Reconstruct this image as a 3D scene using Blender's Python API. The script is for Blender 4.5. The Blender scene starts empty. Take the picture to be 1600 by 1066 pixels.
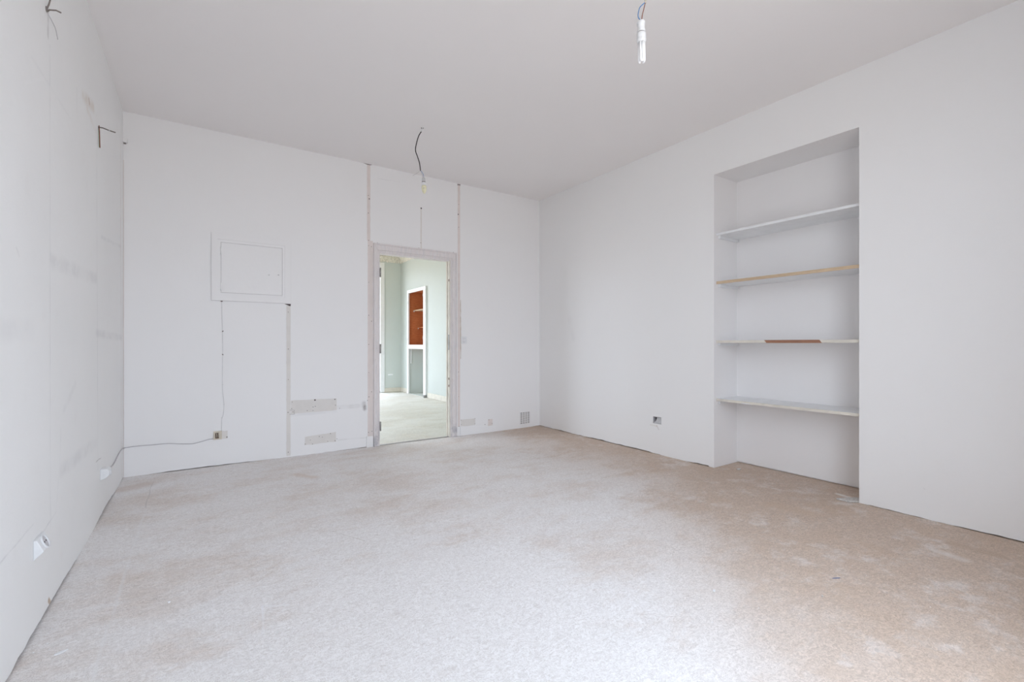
import bpy, bmesh, math, random
from mathutils import Vector, noise as mn
random.seed(7)
C = bpy.context.scene.collection
S = bpy.context.scene

# ------------------------------------------------------------------ camera
F = 724.0; CX, CY = 800.0, 537.0; EYE = 1.1
YAW = math.atan2(488.0, F)
cam = bpy.data.cameras.new('camera'); co = bpy.data.objects.new('camera', cam); C.objects.link(co)
cam.sensor_width = 36.0; cam.sensor_fit = 'HORIZONTAL'; cam.lens = 36.0*F/1600.0
cam.shift_y = (CY-533.0)/1600.0
cam.clip_start = 0.02
co.location = (0, 0, EYE); co.rotation_euler = (math.pi/2, 0, -YAW)
S.camera = co

# ------------------------------------------------------------------ world: overcast sky
SKY_STRENGTH = 9.9
EXPOSURE = 0.0
S.view_settings.view_transform = 'Standard'; S.view_settings.look = 'None'
S.view_settings.gamma = 1.0; S.view_settings.exposure = EXPOSURE
S.view_settings.use_curve_mapping = False
S.cycles.max_bounces = 12; S.cycles.diffuse_bounces = 10; S.cycles.glossy_bounces = 3
w = bpy.data.worlds.new('sky'); S.world = w; w.use_nodes = True
nt = w.node_tree; nt.nodes.clear()
wo = nt.nodes.new('ShaderNodeOutputWorld'); bg = nt.nodes.new('ShaderNodeBackground')
tc = nt.nodes.new('ShaderNodeTexCoord'); sx = nt.nodes.new('ShaderNodeSeparateXYZ')
mr = nt.nodes.new('ShaderNodeMapRange'); cr = nt.nodes.new('ShaderNodeValToRGB')
mr.inputs['From Min'].default_value = -1; mr.inputs['From Max'].default_value = 1
nt.links.new(tc.outputs['Generated'], sx.inputs[0]); nt.links.new(sx.outputs['Z'], mr.inputs['Value'])
nt.links.new(mr.outputs[0], cr.inputs[0]); nt.links.new(cr.outputs[0], bg.inputs[0]); nt.links.new(bg.outputs[0], wo.inputs[0])
e = cr.color_ramp.elements
e[0].position = 0.0; e[0].color = (.36, .35, .34, 1)
e[1].position = 1.0; e[1].color = (.67, .76, .89, 1)
for p, c in ((.46, (.38, .375, .37, 1)), (.54, (.66, .735, .84, 1))):
    n = e.new(p); n.color = c
bg.inputs['Strength'].default_value = SKY_STRENGTH

# room dimensions (metres), camera stands at x=0, y=0
XL, XR, YB, YF, H = -0.52, 3.77, 4.934, -0.20, 3.007
NX = 4.133; NY0, NY1, NZ = 1.31, 2.40, 2.595           # alcove back, sides, top
DX0, DX1, DZ = 1.593, 2.445, 2.083; PT = 0.07          # doorway and partition thickness
RX, RY, RH = 3.84, 10.27, 3.10                         # next room right wall, far wall, ceiling

# rear windows (behind the photographer) and the next room's window
REAR_WINS = [(0.45, 2.15, 0.35, 2.75)]
FAR_WIN = (1.9, 3.36, 0.04, 2.85)
SIDE_FILL_WIN = (6.0, 8.4, 0.3, 2.75)   # unseen opening sized to brighten the next room, in its left wall (y0, y1, z0, z1)
def portal(loc, rot, sx_, sy_):
    l = bpy.data.lights.new('window_daylight', 'AREA'); l.shape = 'RECTANGLE'; l.size = sx_; l.size_y = sy_
    l.cycles.is_portal = True
    o = bpy.data.objects.new('window_daylight', l); C.objects.link(o); o.location = loc; o.rotation_euler = rot
for a, b, z0, z1 in REAR_WINS:
    portal(((a+b)/2, YF-0.12, (z0+z1)/2), (math.pi/2, 0, 0), b-a, z1-z0)
portal(((FAR_WIN[0]+FAR_WIN[1])/2, RY+0.12, (FAR_WIN[2]+FAR_WIN[3])/2), (-math.pi/2, 0, 0), FAR_WIN[1]-FAR_WIN[0], FAR_WIN[3]-FAR_WIN[2])
portal((XL-0.12, (SIDE_FILL_WIN[0]+SIDE_FILL_WIN[1])/2, (SIDE_FILL_WIN[2]+SIDE_FILL_WIN[3])/2), (0, -math.pi/2, 0), SIDE_FILL_WIN[3]-SIDE_FILL_WIN[2], SIDE_FILL_WIN[1]-SIDE_FILL_WIN[0])  # daylight through the unseen side opening added to light the next room
# portals must face into the room

# ------------------------------------------------------------------ survey: picture reading -> point on a real plane
FW = Vector((math.sin(YAW), math.cos(YAW), 0)); RT = Vector((math.cos(YAW), -math.sin(YAW), 0))
def ray(px, py): return FW + RT*((px-CX)/F) + Vector((0, 0, (CY-py)/F))
O = Vector((0, 0, EYE))
def onY(px, py, y=YB): d = ray(px, py); return O + d*(y/d.y)
def onX(px, py, x): d = ray(px, py); return O + d*(x/d.x)
def onZ(px, py, z=0.0): d = ray(px, py); return O + d*((z-EYE)/d.z)

# ------------------------------------------------------------------ materials
def new_mat(name):
    m = bpy.data.materials.new(name); m.use_nodes = True
    return m, m.node_tree, m.node_tree.nodes['Principled BSDF']
def N(nt, t, **kw):
    n = nt.nodes.new(t)
    for k, v in kw.items():
        if k.startswith('i_'):
            key = k[2:]; key = int(key) if key.isdigit() else key.replace('_', ' ')
            n.inputs[key].default_value = v
        else: setattr(n, k, v)
    return n
def L(nt, a, b): nt.links.new(a, b)
def math_(nt, op, a, b=None, clamp=False):
    n = N(nt, 'ShaderNodeMath', operation=op, use_clamp=clamp)
    for i, v in enumerate((a, b)):
        if v is None: continue
        if isinstance(v, (int, float)): n.inputs[i].default_value = v
        else: L(nt, v, n.inputs[i])
    return n.outputs[0]
def mix(nt, fac, a, b):
    n = N(nt, 'ShaderNodeMix', data_type='RGBA')
    for k, v in ((0, fac), (6, a), (7, b)):
        if isinstance(v, (int, float)): n.inputs[k].default_value = v
        elif isinstance(v, (tuple, list)): n.inputs[k].default_value = (*v, 1)
        else: L(nt, v, n.inputs[k])
    return n.outputs[2]
def noise(nt, P, scale, detail=4, rough=.55, vscale=None, dist=0.0):
    if vscale:
        mp = N(nt, 'ShaderNodeMapping'); mp.inputs['Scale'].default_value = vscale; L(nt, P, mp.inputs[0]); P = mp.outputs[0]
    n = N(nt, 'ShaderNodeTexNoise', i_Scale=scale, i_Detail=detail, i_Roughness=rough, i_Distortion=dist)
    L(nt, P, n.inputs['Vector']); return n.outputs['Fac']
def ramp(nt, v, a, b, lo=0.0, hi=1.0):
    n = N(nt, 'ShaderNodeMapRange', interpolation_type='SMOOTHSTEP')
    for k, x in (('From Min', a), ('From Max', b), ('To Min', lo), ('To Max', hi)): n.inputs[k].default_value = x
    L(nt, v, n.inputs['Value']); return n.outputs[0]
def position(nt): return N(nt, 'ShaderNodeNewGeometry').outputs['Position']
def wobble(nt, P, scale, amp):
    n = N(nt, 'ShaderNodeTexNoise', i_Scale=scale, i_Detail=3.0); L(nt, P, n.inputs['Vector'])
    s = N(nt, 'ShaderNodeVectorMath', operation='SUBTRACT'); L(nt, n.outputs['Color'], s.inputs[0]); s.inputs[1].default_value = (.5, .5, .5)
    m = N(nt, 'ShaderNodeVectorMath', operation='SCALE'); L(nt, s.outputs[0], m.inputs[0]); m.inputs['Scale'].default_value = amp
    a = N(nt, 'ShaderNodeVectorMath', operation='ADD'); L(nt, P, a.inputs[0]); L(nt, m.outputs[0], a.inputs[1])
    return a.outputs[0]
def segment(nt, P, a, b, w_in, w_out, strength=1.0):
    """mask = strength near the line a-b, fading to 0 at w_out"""
    a = Vector(a); b = Vector(b); ab = b-a
    s = N(nt, 'ShaderNodeVectorMath', operation='SUBTRACT'); L(nt, P, s.inputs[0]); s.inputs[1].default_value = a
    d = N(nt, 'ShaderNodeVectorMath', operation='DOT_PRODUCT'); L(nt, s.outputs[0], d.inputs[0]); d.inputs[1].default_value = ab/ab.length_squared
    t = math_(nt, 'ADD', d.outputs['Value'], 0.0, clamp=True)
    m = N(nt, 'ShaderNodeVectorMath', operation='SCALE'); m.inputs[0].default_value = ab; L(nt, t, m.inputs['Scale'])
    r = N(nt, 'ShaderNodeVectorMath', operation='DISTANCE'); L(nt, s.outputs[0], r.inputs[0]); L(nt, m.outputs[0], r.inputs[1])
    return ramp(nt, r.outputs['Value'], w_in, w_out, strength, 0.0)
def bump(nt, bsdf, h, strength=.3, dist=.01):
    b = N(nt, 'ShaderNodeBump', i_Strength=strength, i_Distance=dist); L(nt, h, b.inputs['Height']); L(nt, b.outputs[0], bsdf.inputs['Normal'])

def plain(name, col, rough=.6, var=.05, scale=30, metal=0.0, bmp=0.0, ior=None):
    m, nt, b = new_mat(name)
    P = position(nt); f = noise(nt, P, scale, 5)
    c2 = tuple(x*(1-var*2) for x in col)
    L(nt, mix(nt, ramp(nt, f, .35, .7), col, c2), b.inputs['Base Color'])
    b.inputs['Roughness'].default_value = rough; b.inputs['Metallic'].default_value = metal
    if bmp: bump(nt, b, f, bmp, .002)
    return m

WALLC = (.80, .80, .80)
def wall_paint(name, col=WALLC, marks=(), stain=.03, blotch_col=(.70, .675, .65), relief=.18):
    m, nt, b = new_mat(name)
    P = position(nt)
    big = ramp(nt, noise(nt, P, 1.3, 3), .35, .7)
    c = mix(nt, math_(nt, 'MULTIPLY', big, stain*4), col, tuple(x*.93 for x in col))
    mid = ramp(nt, noise(nt, P, 6, 6, .65), .55, .8)
    c = mix(nt, math_(nt, 'MULTIPLY', mid, stain*2), c, blotch_col)
    Pw = wobble(nt, P, 14, .012)
    for mk in marks:
        a, bb, wi, wo_, st, colr = mk
        s = segment(nt, Pw, a, bb, wi, wo_, st)
        brk = ramp(nt, noise(nt, P, 9, 4), .38, .6, .35, 1.0)
        c = mix(nt, math_(nt, 'MULTIPLY', s, brk), c, colr)
    L(nt, c, b.inputs['Base Color'])
    b.inputs['Roughness'].default_value = .55
    b.inputs['Specular IOR Level'].default_value = .3
    h = math_(nt, 'ADD', math_(nt, 'MULTIPLY', noise(nt, P, 260, 3), .25), math_(nt, 'MULTIPLY', noise(nt, P, 12, 4), 1.2))
    bump(nt, b, h, relief, .004)
    return m

DK = (.45, .43, .42); GR = (.62, .62, .63); WM = (.68, .60, .52); LG = (.88, .88, .88)
def lw(px, py): return onX(px, py, XL)
def bw(px, py): return onY(px, py, YB)
left_marks = [
    (lw(78, 70), lw(79, 830), .001, .006, .55, GR), (lw(151, 180), lw(153, 735), .001, .008, .6, GR),
    (lw(76, 12), lw(75, 55), .002, .02, .5, DK),
    (lw(188, 215), lw(190, 745), .004, .02, .5, (.66, .58, .54)),
    (lw(80, 408), lw(150, 435), .01, .05, .30, GR), (lw(95, 735), lw(150, 692), .008, .05, .30, GR),
    (lw(130, 150), lw(146, 168), .004, .05, .55, WM), (lw(139, 155), lw(140, 162), .002, .014, .8, (.40, .28, .20)),
    (lw(136, 170), lw(150, 205), .003, .03, .35, WM),
    (lw(150, 520), lw(190, 528), .006, .04, .35, GR), (lw(0, 515), lw(50, 517), .01, .06, .18, GR),
    (lw(40, 130), lw(72, 120), .003, .012, .35, LG), (lw(50, 90), lw(110, 185), .001, .012, .12, GR),
    (lw(95, 670), lw(95, 690), .002, .008, .6, GR), (lw(62, 840), lw(88, 800), .0015, .006, .5, GR),
    (lw(0, 880), lw(52, 820), .0015, .006, .45, GR), (lw(88, 800), lw(96, 680), .001, .005, .35, GR),
    (lw(120, 140), lw(120, 175), .002, .012, .3, GR), (lw(26, 388), lw(30, 400), .002, .01, .4, GR),
    (lw(76, 938), lw(80, 945), .006, .016, .9, (.50, .38, .27)), (lw(150, 722), lw(158, 715), .001, .005, .8, DK),
    (lw(70, 985), lw(110, 905), .004, .025, .35, (.62, .57, .50)), (lw(112, 900), lw(180, 780), .004, .03, .3, (.62, .57, .50)),
    (lw(158, 370), lw(188, 385), .003, .02, .3, GR), (lw(100, 640), lw(118, 600), .003, .03, .2, GR),
]
back_marks = [
    (bw(590, 279), bw(625, 285), .0015, .006, .25, GR), (bw(568.5, 630), bw(570, 639), .001, .032, 1.0, (.25, .23, .23)),
    (bw(528, 637), bw(566, 634), .014, .026, .5, (.70, .69, .68)), (bw(528, 688), bw(572, 684), .002, .012, .45, (.70, .69, .68)),
    (bw(454, 649), bw(525, 643), .004, .02, .25, GR), 
    (bw(719, 470), bw(719.5, 560), .003, .016, .75, (.52, .42, .32)),
    
    (bw(192, 300), bw(192, 735), .002, .012, .25, GR),
]
def rw(px, py): return onX(px, py, XR)
right_marks = [
    (rw(1026, 665), rw(1029, 671), .002, .012, .45, (.50, .44, .44)), (rw(1016, 664), rw(1026, 666), .003, .012, .6, (.6, .52, .42)),
    (rw(890, 500), rw(896, 530), .004, .06, .12, GR), (rw(1443, 763), rw(1445, 765), .001, .006, .5, GR),
]
M = {}
M['wall_left'] = wall_paint('left_wall_paint', (.86, .86, .855), left_marks, .07, relief=.35)
M['wall_back'] = wall_paint('back_wall_paint', (.87, .865, .865), back_marks, .02)
M['wall_right'] = wall_paint('right_wall_paint', (.85, .845, .84), right_marks, .02)
M['alcove'] = wall_paint('alcove_paint', (.83, .815, .81), (), .03)
M['ceiling'] = wall_paint('ceiling_paint', (.86, .835, .83), (), .02, relief=.06)
M['sage'] = wall_paint('sage_paint', (.62, .665, .64), (), .08, (.54, .56, .52))
M['sage_pale'] = wall_paint('pale_sage_paint', (.58, .62, .595), (), .08, (.68, .68, .63))
M['far_ceiling'] = wall_paint('aged_ceiling_paint', (.68, .58, .42), (), .1)
M['white'] = plain('white_gloss_paint', (.82, .83, .84), .35, .03, 12)
M['cabinet_white'] = plain('cabinet_white_paint', (.86, .87, .88), .4, .02, 12)
M['cream'] = plain('cream_paint', (.74, .70, .62), .5, .06, 12)
M['plaster'] = plain('bare_plaster', (.77, .745, .715), .9, .02, 12, bmp=.1)
M['plaster_pink'] = plain('pink_bare_plaster', (.79, .72, .69), .9, .025, 9, bmp=.1)
M['hole'] = plain('dark_hole', (.10, .08, .075), .9)
M['plug_shade'] = plain('grey_plug_and_gap_shade', (.27, .24, .23), .8)
M['plastic'] = plain('white_plastic', (.80, .81, .82), .3, .02)
M['old_plastic'] = plain('yellowed_plastic', (.66, .60, .50), .45, .08, 60)
M['brown'] = plain('brown_bakelite', (.16, .085, .05), .5, .2, 200)
M['cable'] = plain('grey_cable', (.56, .54, .555), .5, .05)
M["painted_cable"] = plain("painted_over_cable", (.74, .735, .735), .5, .03)
M['black'] = plain('black_cable_and_hollow_shade', (.035, .025, .027), .5)
M['blue'] = plain('blue_wire', (.10, .24, .50), .4)
M['redbrown'] = plain('brown_wire', (.26, .09, .06), .4)
M['green'] = plain('green_wire', (.15, .55, .15), .4)
M['metal'] = plain('dull_metal', (.42, .41, .40), .45, .1, 60, metal=.8)
M['copper'] = plain('wire_end', (.22, .19, .17), .5)
M['yellow'] = plain('yellowed_bulb_glass', (.85, .82, .58), .25, .05, 60)
M['rim'] = plain('crumbled_plaster', (.62, .59, .56), .95, .15, 90, bmp=.6)
M['cornice'] = plain('crumbling_cornice_plaster', (.80, .76, .67), .95, .16, 45, bmp=.6)
M['chipblue'] = plain('blue_fleck', (.10, .14, .30), .6)
M['grille'] = plain('grille_grey', (.60, .60, .61), .5, .06, 50)

def tube_glass():
    m, nt, b = new_mat('frosted_tube'); b.inputs['Base Color'].default_value = (.93, .93, .94, 1)
    b.inputs['Roughness'].default_value = .2
    f = noise(nt, position(nt), 40); bump(nt, b, f, .02, .001)
    return m
M['tube'] = tube_glass()

def door_wood():                                           # worn painted casing
    m, nt, b = new_mat('worn_casing_paint'); P = position(nt)
    st = noise(nt, P, 9, 8, .7, (6, 6, .8))
    c = mix(nt, ramp(nt, st, .45, .66), (.78, .735, .725), (.70, .675, .68))
    c = mix(nt, math_(nt, 'MULTIPLY', ramp(nt, noise(nt, P, 24, 8, .75, (3, 3, 1)), .56, .68), .5), c, (.48, .41, .35))
    c = mix(nt, math_(nt, 'MULTIPLY', ramp(nt, noise(nt, P, 12, 8, .7, (3, 3, 1)), .56, .62), .6), c, (.80, .79, .80))
    sz = N(nt, 'ShaderNodeSeparateXYZ'); L(nt, P, sz.inputs[0])
    low = math_(nt, 'MULTIPLY', ramp(nt, sz.outputs['Z'], .03, .28, 1, 0), ramp(nt, noise(nt, P, 18, 5), .35, .6))
    c = mix(nt, math_(nt, 'MULTIPLY', low, .6), c, (.34, .34, .38))
    L(nt, c, b.inputs['Base Color']); b.inputs['Roughness'].default_value = .6
    bump(nt, b, st, .25, .002); return m
M['casing'] = door_wood()
def wood(name, c1, c2, rough=.55, sc=(1.5, 14, 14)):
    m, nt, b = new_mat(name); P = position(nt)
    g = noise(nt, P, 5, 7, .65, sc, 1.2)
    L(nt, mix(nt, ramp(nt, g, .3, .7), c1, c2), b.inputs['Base Color']); b.inputs['Roughness'].default_value = rough
    bump(nt, b, g, .15, .001); return m
M['brownwood'] = wood('varnished_brown_wood', (.60, .23, .095), (.46, .15, .055), .5, (2, 3, 12))
M['rawwood'] = wood('raw_plywood_edge', (.66, .52, .36), (.52, .38, .25), .8, (12, 1.2, 30))
M['redwood'] = wood('exposed_reddish_wood', (.40, .20, .12), (.25, .12, .075), .8, (12, 2, 30))

def floor_mat(name, tan, dust_lightc, far=False):
    m, nt, b = new_mat(name); P = position(nt)
    Pw = wobble(nt, P, 9, .07)
    # matted fibres / felt-like grain at two directions
    f1 = noise(nt, Pw, 46, 4, .65, (1, 2.2, 1), 1.4)
    f2 = noise(nt, Pw, 80, 3, .6, (2.0, 1, 1), 2.0)
    fib = math_(nt, 'MULTIPLY', math_(nt, 'ADD', f1, f2), .5)
    c = mix(nt, ramp(nt, fib, .36, .66), tuple(x*.86 for x in tan), tuple(min(1, x*1.12) for x in tan))
    warm = ramp(nt, noise(nt, P, 2.4, 6, .65), .45, .72)
    c = mix(nt, math_(nt, 'MULTIPLY', warm, .45), c, (tan[0]*.96, tan[1]*.90, tan[2]*.82))
    # blotchy plaster dust, with the window's pool of light whitened into the colour
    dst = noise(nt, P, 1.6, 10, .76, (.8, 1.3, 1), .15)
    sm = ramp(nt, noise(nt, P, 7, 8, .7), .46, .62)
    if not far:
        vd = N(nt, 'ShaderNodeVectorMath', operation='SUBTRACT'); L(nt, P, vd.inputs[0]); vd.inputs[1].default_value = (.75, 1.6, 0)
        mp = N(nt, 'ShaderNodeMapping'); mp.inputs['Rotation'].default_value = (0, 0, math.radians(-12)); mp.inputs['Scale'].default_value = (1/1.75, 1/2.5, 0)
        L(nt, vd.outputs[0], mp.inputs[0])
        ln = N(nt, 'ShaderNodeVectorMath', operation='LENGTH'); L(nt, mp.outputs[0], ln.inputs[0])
        light_zone = math_(nt, 'SUBTRACT', 1.55, ln.outputs['Value'])
        dm = math_(nt, 'ADD', light_zone, math_(nt, 'MULTIPLY', math_(nt, 'SUBTRACT', dst, .5), 2.6))
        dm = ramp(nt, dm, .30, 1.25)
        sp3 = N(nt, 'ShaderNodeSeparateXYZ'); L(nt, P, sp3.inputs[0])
        slant = math_(nt, 'ADD', sp3.outputs['X'], math_(nt, 'MULTIPLY', math_(nt, 'MINIMUM', sp3.outputs['Y'], 2.5), -.8))      # right side stays brown, its dimmer light put into the colour
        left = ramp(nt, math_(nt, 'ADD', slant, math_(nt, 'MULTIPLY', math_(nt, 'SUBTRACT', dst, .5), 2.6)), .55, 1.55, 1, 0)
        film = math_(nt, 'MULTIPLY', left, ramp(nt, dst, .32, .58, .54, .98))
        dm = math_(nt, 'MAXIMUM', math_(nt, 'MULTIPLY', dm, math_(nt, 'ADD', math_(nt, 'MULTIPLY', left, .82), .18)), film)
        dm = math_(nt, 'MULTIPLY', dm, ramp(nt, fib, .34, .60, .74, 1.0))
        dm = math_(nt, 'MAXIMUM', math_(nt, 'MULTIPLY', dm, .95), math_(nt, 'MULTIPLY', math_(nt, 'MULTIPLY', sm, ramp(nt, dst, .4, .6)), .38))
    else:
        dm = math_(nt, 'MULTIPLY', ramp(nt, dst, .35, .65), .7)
    c = mix(nt, dm, c, dust_lightc)
    g2 = N(nt, 'ShaderNodeMix', data_type='RGBA', blend_type='MULTIPLY'); g2.inputs[0].default_value = 1.0
    gv = ramp(nt, fib, .40, .60, .90, 1.06); cmb = N(nt, 'ShaderNodeCombineColor'); [L(nt, gv, cmb.inputs[k]) for k in range(3)]
    L(nt, c, g2.inputs[6]); L(nt, cmb.outputs[0], g2.inputs[7]); c = g2.outputs[2]
    # streaks
    st = ramp(nt, noise(nt, Pw, 4.0, 8, .78, (1, 3, 1), .3), .56, .70)
    c = mix(nt, math_(nt, 'MULTIPLY', st, .22), c, (.74, .72, .70))
    sp = ramp(nt, noise(nt, P, 120, 2, .5), .72, .76)
    c = mix(nt, math_(nt, 'MULTIPLY', sp, .35), c, (.85, .85, .85))
    if not far:
        Pl = wobble(nt, P, 3, .03)
        for a, bb, wi, wo_, stg, col in (
            ((-.305, 4.75, 0), (-.305, 3.95, 0), .001, .006, .45, (.46, .43, .42)),
            ((-.30, 3.9, 0), (-.29, 1.6, 0), .002, .011, .42, (.80, .79, .79)),
            (onZ(195, 765), onZ(225, 758), .02, .12, .35, (.50, .36, .27)),
            (onZ(462, 742), onZ(492, 746), .005, .06, .35, (.56, .40, .28)),
            (onZ(410, 948), onZ(412, 990), .002, .008, .6, (.84, .84, .86)),
            (onZ(410, 948), onZ(450, 946), .002, .008, .5, (.84, .84, .86)),
            (onZ(520, 830), onZ(570, 845), .001, .006, .5, (.50, .46, .42)),
            (onZ(365, 830), onZ(400, 838), .001, .006, .0, (.50, .46, .42)),
            (onZ(1310, 772), onZ(1385, 795), .008, .03, .7, (.80, .79, .77)),
            (onZ(1460, 860), onZ(1505, 875), .01, .05, .45, (.76, .73, .70)),
            (onZ(1210, 790), onZ(1260, 800), .02, .12, .35, (.58, .43, .31)),
            (onZ(1490, 850), onZ(1560, 868), .01, .06, .45, (.48, .36, .27)),
        ):
            c = mix(nt, segment(nt, Pl, a, bb, wi, wo_, stg), c, col)
    L(nt, c, b.inputs['Base Color'])
    b.inputs['Roughness'].default_value = .75; b.inputs['Specular IOR Level'].default_value = .25
    h = math_(nt, 'ADD', fib, math_(nt, 'MULTIPLY', noise(nt, P, 5, 3), .7))
    bump(nt, b, h, .35, .006); return m
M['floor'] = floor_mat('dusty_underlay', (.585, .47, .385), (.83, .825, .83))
M['floor_far'] = floor_mat('pale_dusty_floor', (.70, .68, .62), (.84, .84, .81), True)

# ------------------------------------------------------------------ mesh helpers
def obj(name, bm, mat, parent=None):
    me = bpy.data.meshes.new(name); bmesh.ops.recalc_face_normals(bm, faces=bm.faces[:]) if len(bm.faces) else None
    bm.to_mesh(me); bm.free()
    o = bpy.data.objects.new(name, me); C.objects.link(o)
    for mm in (mat if isinstance(mat, (list, tuple)) else [mat]): me.materials.append(M[mm])
    if parent:
        o.parent = parent; o.matrix_parent_inverse = parent.matrix_basis.inverted()
    return o
def NB(): return bmesh.new()
def add_box(bm, p0, p1, mi=0):
    x0, y0, z0 = (min(a, b) for a, b in zip(p0, p1)); x1, y1, z1 = (max(a, b) for a, b in zip(p0, p1))
    v = [bm.verts.new(p) for p in ((x0,y0,z0),(x1,y0,z0),(x1,y1,z0),(x0,y1,z0),(x0,y0,z1),(x1,y0,z1),(x1,y1,z1),(x0,y1,z1))]
    for f in ((0,3,2,1),(4,5,6,7),(0,1,5,4),(1,2,6,5),(2,3,7,6),(3,0,4,7)):
        fc = bm.faces.new([v[i] for i in f]); fc.material_index = mi
    return bm
def box(p0, p1): return add_box(NB(), p0, p1)
def prism(bm, pts, axis, d):
    """closed outline pts (3-D) pushed by vector d"""
    a = [bm.verts.new(p) for p in pts]; d = Vector(d); b = [bm.verts.new(Vector(p)+d) for p in pts]
    bm.faces.new(a); bm.faces.new(b[::-1]); n = len(a)
    for i in range(n): bm.faces.new((a[i], a[(i+1) % n], b[(i+1) % n], b[i]))
    return bm
def tube(bm, pts, r, seg=8, rads=None, cap=True):
    pts = [Vector(p) for p in pts]; rings = []
    up = Vector((.3, .2, .9)).normalized()
    for i, p in enumerate(pts):
        t = (pts[min(i+1, len(pts)-1)]-pts[max(i-1, 0)]).normalized()
        s = t.cross(up)
        if s.length < 1e-3: s = t.cross(Vector((1, 0, 0)))
        s.normalize(); u = s.cross(t).normalized(); rr = rads[i] if rads else r
        rings.append([bm.verts.new(p+s*math.cos(k*2*math.pi/seg)*rr+u*math.sin(k*2*math.pi/seg)*rr) for k in range(seg)])
    for a, b in zip(rings, rings[1:]):
        for k in range(seg):
            f = bm.faces.new((a[k], a[(k+1) % seg], b[(k+1) % seg], b[k])); f.smooth = True
    if cap: bm.faces.new(rings[0][::-1]); bm.faces.new(rings[-1])
    return bm
def spline(pts, n=8):
    pts = [Vector(p) for p in pts]; q = [pts[0]]+pts+[pts[-1]]; out = []
    for i in range(1, len(q)-2):
        a, b, c, d = q[i-1:i+3]
        for k in range(n):
            t = k/n
            out.append(.5*((2*b)+(c-a)*t+(2*a-5*b+4*c-d)*t*t+(3*b-a-3*c+d)*t**3))
    out.append(pts[-1]); return out
def bevel(o, w_=.003, s=2):
    m = o.modifiers.new('bevel', 'BEVEL'); m.width = w_; m.segments = s; m.limit_method = 'ANGLE'; return o
def tag(o, label=None, cat=None, group=None, kind=None):
    for k, v in (('label', label), ('category', cat), ('group', group), ('kind', kind)):
        if v: o[k] = v
    return o
def thing(name, loc, label, cat, group=None):
    o = bpy.data.objects.new(name, None); o.empty_display_size = .05; o.location = loc; C.objects.link(o)
    return tag(o, label, cat, group)

# wall sheet with openings; u runs along the wall, n = unit normal into the room; ragged bottom leaves a gap over the floor, its shade coloured in
def wall(name, mat, org, udir, nrm, length, height, openings=(), gap=0.006, seed=0, thick=.25, back=.07, u_start=0.0, deep=None):
    udir = Vector(udir); nrm = Vector(nrm); org = Vector(org); bm = NB()
    def P(u, z, d=0): return org+udir*u+Vector((0, 0, z))-nrm*d
    us = sorted({0, length, *[v for o in openings for v in o[:2]]}); zs = sorted({.03, height, *[v for o in openings for v in o[2:4] if v > .03]})
    def hole(u, z): return any(a < u < b and c < z < d for a, b, c, d in openings)
    def quad(a, b, c, d): bm.faces.new([bm.verts.new(p) for p in (a, b, c, d)])
    for a, b in zip(us, us[1:]):
        for c, d in zip(zs, zs[1:]):
            if not hole((a+b)/2, (c+d)/2): quad(P(a, c), P(b, c), P(b, d), P(a, d))
        if hole((a+b)/2, .02): continue
        n = max(1, int((b-a)/.025)); pts = []
        for i in range(n+1):
            u = a+(b-a)*i/n
            v = mn.noise(Vector((u*1.7+seed, seed*3.1, 0)))*1.6+mn.noise(Vector((u*14, seed, 2)))*.5
            g = gap*max(0, min(1.25, .45+v)) if gap else 0
            pts.append((u, g))
        for (u0, g0), (u1, g1) in zip(pts, pts[1:]):
            quad(P(u0, g0), P(u1, g1), P(u1, .03), P(u0, .03))
            quad(P(u0, g0), P(u0, g0, back), P(u1, g1, back), P(u1, g1)); bm.faces.ensure_lookup_table(); bm.faces[-1].material_index = 1  # underside coloured dark grey to deepen the shade in the gap
    # solid masonry behind the sheet
    for a, b in zip(us, us[1:]):
        z2 = sorted({-.12, height, *[v for o in openings for v in o[2:4] if v > .03]})
        for c, d in zip(z2, z2[1:]):
            if not hole((a+b)/2, (c+d)/2 if c > 0 else .02):
                p0 = P(a, c, back); p1 = P(b, d, thick); add_box(bm, p0, p1, 1)  # masonry takes the same dark grey, so the gap reads as shade
    o = obj(name, bm, [mat, 'plug_shade']); o['kind'] = 'structure'
    return o

# ------------------------------------------------------------------ the setting
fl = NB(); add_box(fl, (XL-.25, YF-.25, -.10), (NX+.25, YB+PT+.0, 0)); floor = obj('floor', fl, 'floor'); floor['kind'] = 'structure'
fl = NB(); add_box(fl, (XL-.25, YB+PT, -.10), (RX+.6, RY+.25, -.004)); f2 = obj('floor', fl, 'floor_far'); f2['kind'] = 'structure'
tag(f2, 'pale dusty floor of the room beyond the doorway')
ce = obj('ceiling', box((XL-.25, YF-.25, H), (XR+.6, YB+.02, H+.2)), 'ceiling'); ce['kind'] = 'structure'
c2 = obj('ceiling', box((XL-.25, YB+.02, RH), (RX+.6, RY+.25, RH+.15)), 'far_ceiling'); c2['kind'] = 'structure'
tag(c2, 'aged tan ceiling of the room beyond the doorway')

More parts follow.
